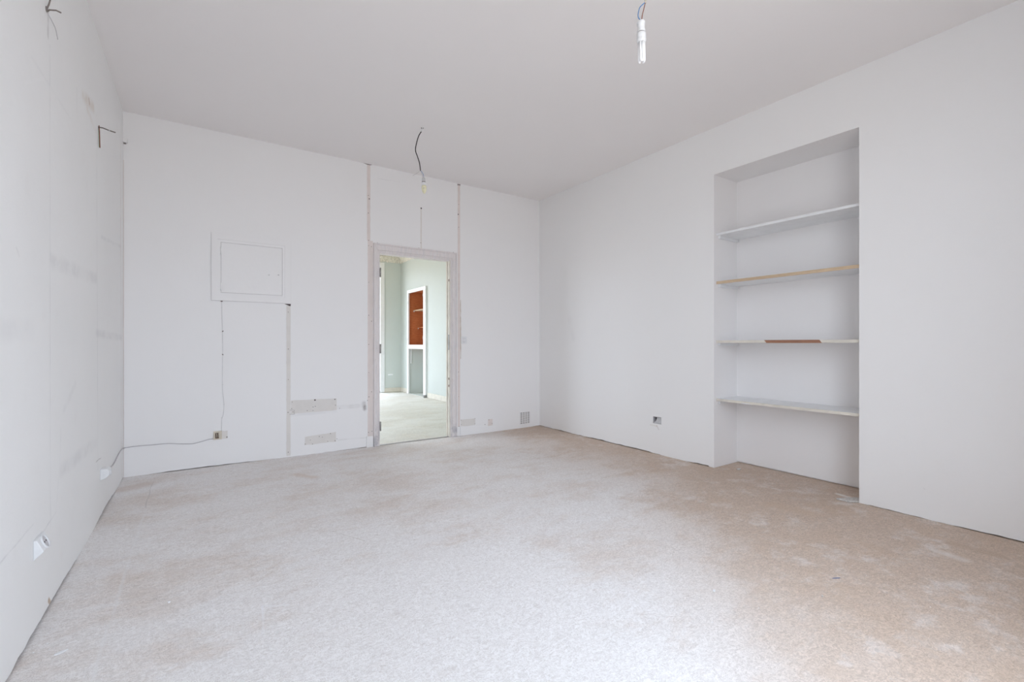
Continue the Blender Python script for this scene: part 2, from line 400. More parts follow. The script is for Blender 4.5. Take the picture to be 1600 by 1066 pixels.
HB = (rw(1020.5, 650.5), rw(1033.5, 663.5))                # the broken-out socket box in the right wall
hy0, hy1 = sorted((HB[0].y, HB[1].y)); hz0, hz1 = sorted((HB[0].z, HB[1].z))
wl = wall('wall_left', 'wall_left', (XL, YF-.2, 0), (0, 1, 0), (1, 0, 0), YB-YF+.2, H+.05, (), .014, 3)
wr = wall('wall_right', 'wall_right', (XR, YF-.2, 0), (0, 1, 0), (-1, 0, 0), YB-YF+.2, H+.05,
          [(NY0-YF+.2, NY1-YF+.2, -.1, NZ), (hy0-YF+.2, hy1-YF+.2, hz0, hz1)], .014, 11, thick=.45)
wb = wall('wall_back', 'wall_back', (XL-.02, YB, 0), (1, 0, 0), (0, -1, 0), XR-XL+.04, H+.05,
          [(DX0-XL+.02, DX1-XL+.02, -.1, DZ)], .007, 5, thick=PT-.001, back=.035)
# alcove lining in the right wall
al = NB(); t = .02
i_ = .0015
add_box(al, (NX, NY0+i_, .011), (NX+.02, NY1-i_, NZ-i_))
add_box(al, (NX+.02, NY0-.05, -.1), (NX+.05, NY1+.05, NZ+.05))
add_box(al, (XR+.0005, NY1-i_, .001), (NX+.02, NY1+.05, NZ+.05)); add_box(al, (XR+.0005, NY0-.05, .001), (NX+.02, NY0+i_, NZ+.05))
add_box(al, (XR+.0005, NY0+i_, NZ-i_), (NX+.02, NY1-i_, NZ+.05))
alc = obj('alcove', al, 'alcove', wr); tag(alc, 'deep recess in the right wall holding four shelves')
# rear wall behind the photographer with tall windows
def plate_with_holes(name, mat, axis, c0, c1, a0, a1, z1, holes):
    bm = NB(); us = sorted({a0, a1, *[v for h in holes for v in h[:2]]}); zs = sorted({-.1, z1, *[v for h in holes for v in h[2:]]})
    for a, b in zip(us, us[1:]):
        for c, d in zip(zs, zs[1:]):
            if any(h[0] < (a+b)/2 < h[1] and h[2] < (c+d)/2 < h[3] for h in holes): continue
            if axis == 'y': add_box(bm, (a, c0, c), (b, c1, d))
            else: add_box(bm, (c0, a, c), (c1, b, d))
    o = obj(name, bm, mat); o['kind'] = 'structure'; return o
plate_with_holes('wall_front', 'wall_right', 'y', YF-.25, YF, XL-.25, XR+.25, H+.1, REAR_WINS)
cab = (8.80, 9.81)
plate_with_holes('wall_far', 'sage', 'y', RY, RY+.25, XL-.25, RX+.6, RH+.1, [FAR_WIN])
plate_with_holes('wall_far_right', 'sage_pale', 'x', RX, RX+.5, YB+PT, RY+.1, RH+.1, [(cab[0]+.03, cab[1]-.03, .004, 2.25)])
plate_with_holes('wall_far_left', 'sage_pale', 'x', XL-.25, XL, YB+PT, RY+.1, RH+.1, [SIDE_FILL_WIN])
pp = NB()                                                   # next-room face of the partition
for a, b, c, d in ((XL-.2, DX0-.02, -.05, RH+.05), (DX1+.02, RX+.3, -.05, RH+.05), (DX0-.02, DX1+.02, DZ+.02, RH+.05)):
    add_box(pp, (a, YB+PT-.001, c), (b, YB+PT+.004, d))
q = obj('wall_partition', pp, 'sage_pale'); q['kind'] = 'structure'

def window(n, a, b, z0, z1, yy, axis='y', xx=0):
    root = bpy.data.objects.new('window_%d' % n, None); C.objects.link(root); root['kind'] = 'structure'
    root.location = ((a+b)/2, yy, z0) if axis == 'y' else (xx, (a+b)/2, z0)
    bm = NB(); fw = .06
    def bx(u0, u1, c, d, t0=-.03, t1=.03, B=None):
        if axis == 'y': add_box(B or bm, (u0, yy+t0, c), (u1, yy+t1, d))
        else: add_box(B or bm, (xx+t0, u0, c), (xx+t1, u1, d))
    bx(a, a+fw, z0, z1); bx(b-fw, b, z0, z1); bx(a+fw, b-fw, z0, z0+fw); bx(a+fw, b-fw, z1-fw, z1)
    m = (a+b)/2; bx(m-.05, m+.05, z0+fw, z1-fw)
    bevel(obj('window_frame', bm, 'white', root))
    for k in (1, 2):
        bm = NB(); z = z0+(z1-z0)*k/3
        bx(a+fw, m-.05, z-.015, z+.015, -.02, .02, bm); bx(m+.05, b-fw, z-.015, z+.015, -.02, .02, bm)
        obj('glazing_bar', bm, 'white', root)
    return root
for i, (a, b, z0, z1) in enumerate(REAR_WINS): window(i+1, a, b, z0, z1, YF-.16)
wf = window(3, *FAR_WIN, RY+.12)
bm = NB(); a, b, z0, z1 = FAR_WIN
for s in ((b-.005, b+.09, 0, z1+.07), (a-.09, a+.005, 0, z1+.07), (a+.005, b-.005, z1-.005, z1+.07)):
    add_box(bm, (s[0], RY-.025, s[2]), (s[1], RY, s[3]))
add_box(bm, (b-.02, RY, 0), (b, RY+.12, z1)); bevel(obj('window_casing', bm, 'cabinet_white', wf), .004)
window(4, *SIDE_FILL_WIN, 0, 'x', XL-.16)  # frame for the added side opening, never in view

# next room: skirting and crumbling cornice
def base(name, p0, p1, mat, lab=None):
    o = bevel(obj(name, box(p0, p1), mat), .004); o['kind'] = 'structure'
    if lab: o['label'] = lab
    return o
base('baseboard_far', (FAR_WIN[1]+.09, RY-.018, 0), (RX, RY, .095), 'cream', 'cream skirting on the far wall beyond the doorway')
base('baseboard_far_right', (RX-.018, YB+PT+.01, 0), (RX, cab[0]-.06, .105), 'cream', 'cream skirting right of the built-in cabinet')
base('baseboard_far_right', (RX-.018, cab[1]+.02, 0), (RX, RY-.02, .095), 'cream', 'short cream skirting left of the built-in cabinet')
def cornice(name, p0, p1, n, depth, mat):
    p0 = Vector(p0); p1 = Vector(p1); n = Vector(n); bm = NB(); K = 120; rows = []
    prof = [(0, -.16), (.02, -.13), (.03, -.09), (.05, -.05), (.06, 0)]
    for i in range(K+1):
        p = p0.lerp(p1, i/K); r = []
        for j, (d, z) in enumerate(prof):
            k = mn.noise(Vector((i*.35, j*.9, 4)))
            kk = mn.noise(Vector((i*.9, j*.3, 9)))
            r.append(bm.verts.new(p+n*max(.001, d+.03*k)+Vector((0, 0, z+(.045*kk if j < 2 else .012*k)*(j < 4)))))
        rows.append(r)
    for a, b in zip(rows, rows[1:]):
        for j in range(len(prof)-1): bm.faces.new((a[j], a[j+1], b[j+1], b[j]))
    o = obj(name, bm, mat); o['kind'] = 'structure'; return o
tag(cornice('trim_1', (1.5, RY, RH), (RX, RY, RH), (0, -1, 0), .12, 'cornice'), 'crumbling plaster cornice along the far wall')
tag(cornice('trim_2', (RX, RY, RH), (RX, 6.5, RH), (-1, 0, 0), .12, 'cornice'), 'crumbling plaster cornice above the built-in cabinet')

# ------------------------------------------------------------------ doorway
d1 = bpy.data.objects.new('door_1', None); d1.location = ((DX0+DX1)/2, YB, 0); C.objects.link(d1); d1['kind'] = 'structure'
d1['label'] = 'open doorway with worn stripped casing and no leaf'
xo0 = bw(583, 500).x; xo1 = bw(712.5, 500).x; zo = 2.174
def casing_piece(kind):
    bm = NB()
    def strip(ins0, ins1, t):                               # inset range from opening edge (0) outwards (1)
        a0 = DX0-(DX0-xo0)*ins0; a1 = DX0-(DX0-xo0)*ins1; b0 = DX1+(xo1-DX1)*ins0; b1 = DX1+(xo1-DX1)*ins1
        z0 = DZ+(zo-DZ)*ins0; z1 = DZ+(zo-DZ)*ins1
        if kind == 'L': pts = [(a1, YB, 0), (a0, YB, 0), (a0, YB, z0), (a1, YB, z1)]
        if kind == 'R': pts = [(b0, YB, 0), (b1, YB, 0), (b1, YB, z1), (b0, YB, z0)]
        if kind == 'T': pts = [(a0, YB, z0), (b0, YB, z0), (b1, YB, z1), (a1, YB, z1)]
        prism(bm, pts, None, (0, -t, 0))
    strip(0, .22, .016); strip(.22, .82, .024); strip(.82, 1.0, .032)
    return bm
for k in 'LRT': bevel(obj('casing', casing_piece(k), 'casing', d1), .003)
jl = .012
obj('jamb', box((DX0, YB-.010, 0), (DX0+jl, YB+PT+.01, DZ)), 'casing', d1)
jr = obj('jamb', box((DX1-jl, YB-.010, 0), (DX1, YB+PT+.01, DZ)), 'cream', d1); tag(jr, 'cream painted right door jamb')
obj('jamb', box((DX0+jl, YB-.010, DZ-jl), (DX1-jl, YB+PT+.01, DZ)), 'casing', d1)
st = NB(); add_box(st, (DX1-jl-.012, YB+.035, 0), (DX1-jl, YB+.05, DZ-jl)); obj('door_stop', st, 'cream', d1)
th = obj('threshold', box((DX0+jl, YB+.0, 0), (DX1-jl, YB+.03, .006)), 'metal', d1); tag(th, 'thin dark metal threshold strip')
for py in (426, 545, 666):
    z = bw(591, py).z; bm = NB(); add_box(bm, (DX0+jl, YB-.022, z-.045), (DX0+jl+.004, YB+.03, z+.045))
    tube(bm, [(DX0+jl+.004, YB-.024, z-.05), (DX0+jl+.004, YB-.024, z+.05)], .007, 10)
    tag(obj('hinge', bm, 'metal', d1), 'bare metal hinge left without its door')
bm = NB(); z = bw(702, 535).z; add_box(bm, (DX1-jl-.003, YB-.006, z-.09), (DX1-jl, YB+.02, z+.09)); add_box(bm, (DX1-jl-.006, YB-.008, z-.04), (DX1-jl-.002, YB+.012, z+.015))
tag(obj('strike_plate', bm, 'metal', d1), 'metal strike plate on the right jamb')
for py in (438, 603, 592):
    z = bw(702, py).z; obj('keeper', box((DX1-jl-.004, YB-.004, z-.012), (DX1-jl, YB+.01, z+.012)), 'brown', d1)

# bare plaster strips, patches and screw holes on the back wall: parts of the wall
def ragged(name, mat, a, b, c, d, parent, lab, t=.0012, amp=.0025, step=.03):
    """patch with corners a(top left) b(top right) c(bottom right) d(bottom left) on the back wall"""
    pts = []
    for p, q in ((a, b), (b, c), (c, d), (d, a)):
        n = max(2, int((q-p).length/step))
        for i in range(n):
            v = p.lerp(q, i/n); k = mn.noise(v*31)*amp; k2 = mn.noise(v*27+Vector((9, 9, 9)))*amp
            if v.z < .002: k2 = 0
            pts.append((v.x+k, YB-.0001, max(.001, min(H-.001, v.z+k2))))
    bm = NB(); prism(bm, pts, None, (0, -t, 0)); o = obj(name, bm, mat, parent); tag(o, lab); return o
def quadpx(x0, y0, x1, y1, y0r=None, y1r=None):
    return bw(x0, y0), bw(x1, y0 if y0r is None else y0r), bw(x1, y1 if y1r is None else y1r), bw(x0, y1)
def holes(pts, parent_obj, r=.0035, mat='hole', off=.0016):
    bm = NB()
    for q in pts:
        px, py = q[:2]; rr = r*(q[2] if len(q) > 2 else 1); p = bw(px, py); rr *= random.uniform(.85, 1.2)
        vs = [bm.verts.new((p.x+math.cos(k*math.pi/4)*rr, YB-off-.0004, p.z+math.sin(k*math.pi/4)*rr*random.uniform(.8, 1.2))) for k in range(8)]
        bm.faces.new(vs)
        vs2 = [bm.verts.new((v.co.x, YB, v.co.z)) for v in vs]
        for k in range(8): bm.faces.new((vs[k], vs[(k+1) % 8], vs2[(k+1) % 8], vs2[k]))
    o = obj('screw_holes', bm, mat, parent_obj); o['kind'] = 'stuff'; return o
X = lambda px: bw(px, 500).x
def vstrip(px0, px1, zt, zb, mat, lab, nm='plaster_strip'):
    a, b = X(px0), X(px1)
    return ragged(nm, mat, Vector((a, YB, zt)), Vector((b, YB, zt)), Vector((b, YB, zb)), Vector((a, YB, zb)), wb, lab, amp=.003)
vstrip(573.5, 578.5, H-.002, zo+.02, 'plaster_pink', 'bare pinkish strip running up to the ceiling left of the doorway')
vstrip(574.5, 582.6, zo+.02, .10, 'plaster_pink', 'bare pinkish strip beside the left door casing')
vstrip(715.2, 718.8, H-.002, .11, 'plaster_pink', 'bare pinkish strip right of the doorway')
vstrip(657, 659, bw(658, 327).z, zo, 'plaster', 'narrow bare strip above the doorway')
vstrip(447.5, 454, bw(450, 478).z, .012, 'plaster', 'bare strip below the right side of the access hatch')
ragged('plaster_patch', 'plaster', *quadpx(454.5, 626, 526, 647, 622.5, 641), wb, 'upper bare rectangular patch with screw holes')
ragged('plaster_patch', 'plaster', *quadpx(476, 683, 525, 696, 675, 690), wb, 'lower bare slanting patch with screw holes', amp=.006)
ragged('plaster_patch', 'plaster', *quadpx(720, 656, 742.5, 667.5, 654, 664), wb, 'faint bare patch right of the doorway above the skirting')
ragged('plaster_patch', 'plaster_pink', *quadpx(762.5, 655.5, 769.5, 666, 654.5, 664.5), wb, 'small bare square patch between doorway and vent')
hl = []
for x, y in ((160,275),(153,375),(100,432),(172,425),(388,405),(475,350),(475,402),(510,340),(815,322),(878,370),(357,911),(436,850),(468,911),(570,798),(616,806),(740,752),(698,870),(808,862),(838,832),(1315,734),(1312,808),(1298,856),(1368,718),(1362,120),(1324,195),(1300,250),(100,1035)):
    hl.append((440+x/9.69, 600+y/9.69))
hl += [(440+505/9.69, 600+245/9.69, 2), (440+806/9.69, 600+234/9.69, 1.6)]
hl += [(560+x/5.922, 240+y/5.922) for x, y in ((92,388),(92,551),(94,803),(94,853),(120,862),(176,828),(928,470),(928,682),(878,914),(908,966),(577,826),(558,874))]
hl += [(560+100/5.922, 240+420/5.922, 2), (560+923/5.922, 240+563/5.922, 1.8), (581/5.922+560, 240+507/5.922, 2.2)]
hl += [(310+x/2.807, 340+y/2.807) for x, y in ((394,415),(394,577),(394,711),(392,855),(747,284),(747,429),(759,455,),(747,557),(747,680),(747,787),(108,498),(108,603))]
hl += [(710+x/5.613, 500+y/5.613) for x, y in ((58,880),(180,865),(180,910),(60,918),(38,672),(36,457),(268,918),(302,876),(330,908),(40,935))]
holes(hl, wb)
# gouges at the hatch foot and at the strip tops
bm = NB(); p = [bw(443, 474.3), bw(454.5, 474.8), bw(453.8, 478.8), bw(450, 477.4)]; prism(bm, [(v.x, YB-.0002, v.z) for v in p], None, (0, -.0018, 0)); tag(obj('gouge', bm, 'hole', wb), 'dark gouge under the hatch corner')
bm = NB(); p = [bw(568, 254.6), bw(582, 257.6), bw(578, 258.4), bw(574, 257.6)]; prism(bm, [(v.x, YB-.0002, min(v.z, H)) for v in p], None, (0, -.0018, 0)); obj('gouge', bm, 'plug_shade', wb)
bm = NB(); p = [bw(714.5, 287.6), bw(719.5, 288.4), bw(718.8, 290.5), bw(717, 289.4), bw(715, 290)]; prism(bm, [(v.x, YB-.0002, min(v.z, H)) for v in p], None, (0, -.0018, 0)); obj('gouge', bm, 'plug_shade', wb)
bm = NB(); p = [bw(452.5, 641), bw(459.8, 641), bw(459.8, 647.5), bw(452.5, 647.5)]
for (a, b) in ((p[0], p[1]), (p[3], p[2]), (p[1], p[2])):
    tube(bm, [(a.x, YB-.0014, a.z), (b.x, YB-.0014, b.z)], .0012, 6)
obj('pencil_outline', bm, 'plug_shade', wb)

# skirting remnants beside the doorway
def skirt(xa, xb, za, zb, y=YB, t=.010):
    bm = NB(); prism(bm, [(xa, y, .0), (xb, y, .0), (xb, y, zb), (xa, y, za)], None, (0, -t, 0)); return bm
o = obj('baseboard_back', skirt(X(719), X(786), .112, .055, t=.008), 'wall_back'); tag(o, 'low white skirting remnant right of the doorway', kind='structure')
o = obj('baseboard_back', skirt(X(572.3), X(582.6), .115, .112, t=.016), 'wall_back'); tag(o, 'white skirting block left of the door casing', kind='structure')

# ------------------------------------------------------------------ access hatch
hx0, hx1 = X(330.3), X(453.8); hzt = (bw(330, 363.6).z+bw(454, 377.4).z)/2; hzb = (bw(330, 469.5).z+bw(454, 474.4).z)/2
px0, px1 = X(345.4), X(440.3); pzt = (bw(345.4, 379).z+bw(440, 389.3).z)/2; pzb = (bw(345.4, 457.5).z+bw(440, 461.8).z)/2
ix0, ix1 = X(339.8), X(444.6); izt = (bw(340, 374).z+bw(444.6, 385).z)/2; izb = (bw(340, 461).z+bw(444, 466).z)/2
hat = thing('access_hatch', ((hx0+hx1)/2, YB, hzb), 'white painted square access hatch with a flat closed door, high on the back wall', 'hatch')
def ring(x0, x1, z0, z1, X0, X1, Z0, Z1, y0, y1):
    bm = NB()
    add_box(bm, (x0, y0, z0), (X0, y1, z1)); add_box(bm, (X1, y0, z0), (x1, y1, z1))
    add_box(bm, (X0, y0, z0), (X1, y1, Z0)); add_box(bm, (X0, y0, Z1), (X1, y1, z1)); return bm
g = .0035
obj('frame_seam', box((hx0-.003, YB-.004, hzb-.004), (hx1+.003, YB-.0005, hzt+.003)), 'painted_cable', hat)
obj('hatch_frame', ring(hx0, hx1, hzb, hzt, ix0, ix1, izb, izt, YB-.018, YB), 'wall_back', hat)
obj('inner_frame', ring(ix0, ix1, izb, izt, px0-g, px1+g, pzb-g, pzt+g, YB-.013, YB), 'wall_back', hat)
hd = bevel(obj('hatch_door', box((px0, YB-.012, pzb), (px1, YB-.001, pzt)), 'wall_back', hat), .001)
obj('shadow_gap', box((px0-g, YB-.003, pzb-g), (px1+g, YB-.0005, pzt+g)), 'hole', hat)
z = bw(345, 448).z; bm = NB(); tube(bm, [(px0-.002, YB-.014, z-.035), (px0-.002, YB-.014, z+.035)], .005, 8); obj('hinge', bm, 'wall_back', hat)
z = bw(345, 392).z; bm = NB(); tube(bm, [(px0-.002, YB-.014, z-.035), (px0-.002, YB-.014, z+.035)], .005, 8); obj('hinge', bm, 'wall_back', hat)
p = bw(434.8, 430); bm = NB(); tube(bm, [(p.x, YB-.0115, p.z), (p.x, YB-.0145, p.z)], .006, 12); obj('lock_knob', bm, 'cable', hat)
p = bw(420, 430); bm = NB(); tube(bm, [(p.x, YB-.0115, p.z), (p.x, YB-.013, p.z)], .008, 12); obj('filled_hole', bm, 'painted_cable', hat)

# ------------------------------------------------------------------ back wall fittings
def on_back(pts, off): return [(bw(x, y).x, YB-off, bw(x, y).z) for x, y in pts]
# painted-over cable from hatch to old socket
bm = NB(); tube(bm, spline(on_back([(346.5, 470), (347, 500), (348, 540), (347.6, 580), (347.8, 610), (350, 632), (348.8, 648), (346.4, 656), (346.2, 674)], .002), 5), .0024, 6)
vc = thing('wall_cable', (bw(347, 500).x, YB, bw(346, 674).z), 'thin painted-over cable dropping from the access hatch to the old socket', 'cable')
obj('cable', bm, 'painted_cable', vc)
for py in (470.5, 518, 554, 601, 632, 653):
    xx = {470.5: 346.3}.get(py, 347.8 if py < 620 else (350 if py < 640 else 346.6)); p = bw(xx, py)
    bm = NB(); tube(bm, [(p.x, YB, p.z), (p.x, YB-.0075, p.z)], .0055 if py != 470.5 else .009, 8); obj('cable_clip', bm, 'plug_shade' if py in (470.5, 518, 554) else 'painted_cable', vc)
# old socket remains
so = thing('old_socket', (bw(340, 686).x, YB, bw(340, 686).z), 'broken yellowed old wall socket showing brown insides, low on the back wall', 'socket')
a = bw(333.5, 674.5); b = bw(347, 686); 
plx0, plx1, plz0, plz1 = a.x, X(346.5), b.z, bw(340, 673.8).z
obj('socket_plate', ring(plx0, plx1, plz0, plz1, plx0+.014, plx1-.022, plz0+.010, plz1-.014, YB-.016, YB), 'old_plastic', so)
obj('socket_inside', box((plx0+.014, YB-.006, plz0+.010), (plx1-.022, YB-.001, plz1-.014)), 'brown', so)
bm = NB(); cx_ = (plx0+plx1)/2-.004; cz_ = (plz0+plz1)/2
for k in range(3):
    tube(bm, spline([(cx_-.018+.016*k, YB-.006, cz_-.018), (cx_-.016+.014*k, YB-.02, cz_), (cx_-.02+.016*k, YB-.012, cz_+.018)], 4), .004, 6)
obj('terminal', bm, ['old_plastic'], so)
e0 = bw(346.7, 674); e1 = bw(355.5, 685.2)
pp_ = obj('backing_plate', box((plx1+.001, YB-.005, e1.z), (e1.x, YB, e0.z)), 'plaster', so); tag(pp_, 'pale empty half of the socket plate')
p = bw(354.5, 683); bm = NB(); tube(bm, [(p.x, YB-.004, p.z), (p.x, YB-.007, p.z)], .006, 8); obj('screw', bm, 'plug_shade', so)
# grey cable along the foot of the wall round the corner to the corner socket box
w_pts = on_back([(336, 686.5), (327, 686.5), (315, 690), (300, 693.5), (280, 693.6), (262, 693), (240, 695), (215, 697), (197, 699.5)], .004)
k0 = lw(190.6, 701); k1 = lw(184, 710); k2 = lw(177, 724); k3 = lw(170.5, 732)
w_pts += [(XL+.006, YB-.008, w_pts[-1][2]-.004)] + [(XL+.005, k.y, k.z) for k in (k0, k1, k2, k3)]
bm = NB(); tube(bm, spline(w_pts, 5), .0034, 6); tag(obj('low_cable', bm, 'cable'), 'thin grey cable sagging from the old socket round the left corner', 'cable')
# light switch
a = bw(720, 526); b = bw(729.2, 537.5); sw = thing('light_switch', ((a.x+b.x)/2, YB, b.z), 'small square white light switch right of the doorway', 'switch')
sx0, sx1, sz0, sz1 = a.x, b.x, b.z, a.z
bevel(obj('switch_plate', box((sx0, YB-.009, sz0), (sx1, YB, sz1)), 'plastic', sw), .003)
mx = (sx0+sx1)/2; mz = (sz0+sz1)/2
obj('rocker_recess', box((mx-.019, YB-.0096, mz-.024), (mx+.019, YB-.008, mz+.024)), 'cable', sw)
bevel(obj('rocker', box((mx-.018, YB-.014, mz-.021), (mx+.018, YB-.008, mz+.021)), 'plastic', sw), .002)
# vent grille
a = bw(812.2, 644.5); b = bw(827.6, 643); gz0 = bw(812.5, 663).z; gx0, gx1, gz1 = a.x, b.x, a.z
gz0 = (bw(812.5, 663.3).z+bw(827.4, 661.2).z)/2; gz1 = (bw(812.2, 644.6).z+bw(827.4, 642.7).z)/2
vg = thing('vent_grille', ((gx0+gx1)/2, YB, gz0), 'small grey slotted ventilation grille near the right corner of the back wall', 'vent')
fr = .006
obj('grille_frame', ring(gx0, gx1, gz0, gz1, gx0+fr, gx1-fr, gz0+fr, gz1-fr, YB-.008, YB), 'wall_back', vg)
obj('grille_backing', box((gx0+fr, YB-.002, gz0+fr), (gx1-fr, YB-.0005, gz1-fr)), 'plug_shade', vg)
wgr = gx1-gx0-2*fr
for k in range(1, 4):
    xx = gx0+fr+wgr*k/4; obj('grille_bar', box((xx-.004, YB-.007, gz0+fr), (xx+.004, YB-.002, gz1-fr)), 'wall_back', vg)
hgr = gz1-gz0-2*fr; n = 11
for k in range(1, n):
    zz = gz0+fr+hgr*k/n; obj('slat', box((gx0+fr, YB-.0062, zz-.003), (gx1-fr, YB-.0022, zz+.003)), 'wall_back', vg)

# ------------------------------------------------------------------ right wall: broken-out socket box
sb = thing('open_socket_box', (XR, (hy0+hy1)/2, hz0), 'broken-out square socket hole low on the right wall with dark opening', 'socket')
bm = NB(); d = .055
add_box(bm, (XR+d-.004, hy0, hz0), (XR+d, hy1, hz1))
for p0, p1 in (((XR, hy0-.001, hz0), (XR+d, hy0+.003, hz1)), ((XR, hy1-.003, hz0), (XR+d, hy1+.001, hz1)), ((XR, hy0, hz0-.001), (XR+d, hy1, hz0+.003)), ((XR, hy0, hz1-.003), (XR+d, hy1, hz1+.001))): add_box(bm, p0, p1)
obj('box_shell', bm, 'cable', sb)
bm = NB(); K = 12; cyy, czz = hy1-.030, hz1-.024             # curved metal/plastic shell showing inside, dark hollow in its upper left
arc = [(XR+.012, hy1-.004-.034*math.sin(k*math.pi/2/K), hz1-.004-.05*math.cos(k*math.pi/2/K)) for k in range(K+1)]
pts = [(XR+.012, hy0+.004, hz0+.004), (XR+.012, hy1-.004, hz0+.004)] + arc + [(XR+.012, hy0+.004, hz1-.004)]
prism(bm, pts, None, (.003, 0, 0)); obj('box_insert', bm, 'grille', sb)
obj('hollow_shade', box((XR+.045, hy0+.004, hz0+.004), (XR+.05, hy1-.004, hz1-.004)), 'black', sb)  # black sheet paints the shade at the back of the box
bm = NB(); tube(bm, spline([(XR+.03, hy1-.02, hz1-.03), (XR+.008, hy1-.026, hz1-.036), (XR+.004, hy1-.012, hz0+.018), (XR+.012, hy1-.006, hz0+.008)], 5), .0016, 6); obj('wire', bm, 'cable', sb)
def rim_crumble():
    bm = NB(); ring_in, ring_out, ring_wall = [], [], []; K = 40; cy, cz = (hy0+hy1)/2, (hz0+hz1)/2
    for k in range(K):
        a_ = k*2*math.pi/K; c, s = math.cos(a_), math.sin(a_); m_ = max(abs(c), abs(s)); hw, hh = (hy1-hy0)/2, (hz1-hz0)/2
        iy, iz = c/m_*hw, s/m_*hh; e_ = 1.14+.10*mn.noise(Vector((k*.6, 3, 1)))
        ring_in.append(bm.verts.new((XR-.001, cy+iy*(.97+.05*mn.noise(Vector((k*.9, 7, 1)))), cz+iz*.98)))
        ring_out.append(bm.verts.new((XR-.004, cy+iy*(1+(e_-1)*.4), cz+iz*(1+(e_-1)*.4)))); ring_wall.append(bm.verts.new((XR, cy+iy*e_, cz+iz*e_)))
    for r0, r1 in ((ring_in, ring_out), (ring_out, ring_wall)):
        for k in range(K): bm.faces.new((r0[k], r0[(k+1) % K], r1[(k+1) % K], r1[k]))
    return bm
tag(obj('crumbled_rim', rim_crumble(), 'wall_right', sb), 'crumbled plaster edge around the hole')

# ------------------------------------------------------------------ left wall fittings
# near socket: wedge body, tilted face with round pin well
c = lw(56.5, 856); zt = lw(60, 836).z; y0 = lw(51.5, 860).y; y1 = lw(64.5, 860).y; zb = lw(52.5, 877).z; yc = (y0+y1)/2
ns = thing('wall_socket', (XL, yc, zb), 'white wedge-shaped wall socket on the near part of the left wall', 'socket', )
ht = zt-zb
bm = NB(); pr = [(XL, y0, zb), (XL+.030, y0, zb+.030), (XL+.010, y0, zb+ht), (XL, y0, zb+ht)]
prism(bm, pr, None, (0, y1-y0, 0)); bevel(obj('socket_body', bm, 'plastic', ns), .003)
fn = Vector((ht-.03, 0, .02)).normalized(); fc = Vector((XL+.0205, yc, zb+.03+(ht-.03)*.48))
def disc_ring(bm, c, n, r0, r1, t):
    n = n.normalized(); u = Vector((0, 1, 0)); v = n.cross(u); K = 24; R = []
    for (r, dd) in ((r0, 0), (r0, t), (r1, t), (r1, 0)):
        R.append([bm.verts.new(c+n*dd+(u*math.cos(k*2*math.pi/K)+v*math.sin(k*2*math.pi/K))*r) for k in range(K)])
    for a, b in zip(R, R[1:]):
        for k in range(K): f = bm.faces.new((a[k], a[(k+1) % K], b[(k+1) % K], b[k])); f.smooth = True
    return bm
obj('socket_rim', disc_ring(NB(), fc, fn, .024, .029, .005), 'plastic', ns)
bm = NB(); tube(bm, [fc, fc+fn*.0015], .024, 20); tag(obj('pin_well', bm, 'cable', ns), 'round grey recess of the socket')
bm = NB()
for s in (-.0095, .0095): tube(bm, [fc+Vector((0, s, 0))+fn*.001, fc+Vector((0, s, 0))+fn*.003], .003, 8)
obj('pin_holes', bm, 'hole', ns)
# far socket box
y0 = lw(156.3, 740).y; y1 = lw(165.5, 740).y; zt = lw(158, 732).z; zb = lw(157, 750.5).z
fs = thing('wall_socket', (XL, (y0+y1)/2, zb), 'small white surface socket box low on the left wall by the corner, with cable', 'socket')
y1 = y0+.085
bm = NB(); pr = [(XL, y0, zb), (XL+.030, y0, zb+.012), (XL+.044, y0, zb+.03), (XL+.044, y0, zt-.012), (XL+.034, y0, zt), (XL, y0, zt)]
prism(bm, pr, None, (0, y1-y0, 0)); bevel(obj('socket_body', bm, 'plastic', fs), .003)
obj('socket_face', disc_ring(NB(), Vector((XL+.044, (y0+y1)/2, (zb+zt)/2+.004)), Vector((1, 0, 0)), .018, .022, .003), 'plastic', fs)
# bare wire ends where wall lamps hung
def out(px, py, d): q = lw(px, py); return Vector((XL+d, q.y, q.z))
q = lw(72, 14); wx = thing('wire_stub', (XL, q.y, q.z), 'bare dark wire ends sticking out near the top of the left wall, nearest the camera', 'wires')
def P3(base, dx, dy, dz): return Vector((XL+dx, base.y+dy, base.z+dz))
s = 1.52/724                                                # metres per pixel there
bm = NB(); tube(bm, [P3(q, 0, 0, -.005), P3(q, .008, .0, .02), P3(q, .012, .005, .05)], .0028, 6)
tube(bm, [P3(q, .002, .002, -.01), P3(q, .01, 0, .0), P3(q, .03, .0, .006), P3(q, .045, .0, .002)], .003, 6); obj('wire', bm, 'copper', wx)
bm = NB(); tube(bm, spline([P3(q, .002, 0, -.012), P3(q, .012, .01, -.03), P3(q, .024, .02, -.06), P3(q, .03, .025, -.10)], 5), .0017, 6); obj('wire', bm, 'cable', wx)
bm = NB(); tube(bm, [P3(q, 0, 0, 0), P3(q, .004, 0, 0)], .011, 10); tag(obj('wall_hole', bm, 'plug_shade', wx), 'grey ring of the wire outlet')
q = lw(153.5, 199); wy = thing('wire_stub', (XL, q.y, q.z), 'bare wires bent at a right angle high on the left wall, nearer the corner', 'wires')
bm = NB(); tube(bm, [P3(q, .0, 0, .0), P3(q, .02, .0, .002), P3(q, .05, .0, -.006), P3(q, .082, 0, -.012)], .0036, 6); obj('wire', bm, 'copper', wy)
bm = NB(); tube(bm, [P3(q, .004, 0, .012), P3(q, .006, 0, -.03), P3(q, .008, 0, -.125)], .0026, 6); tag(obj('wire', bm, 'redbrown', wy), 'brown wire hanging straight down')
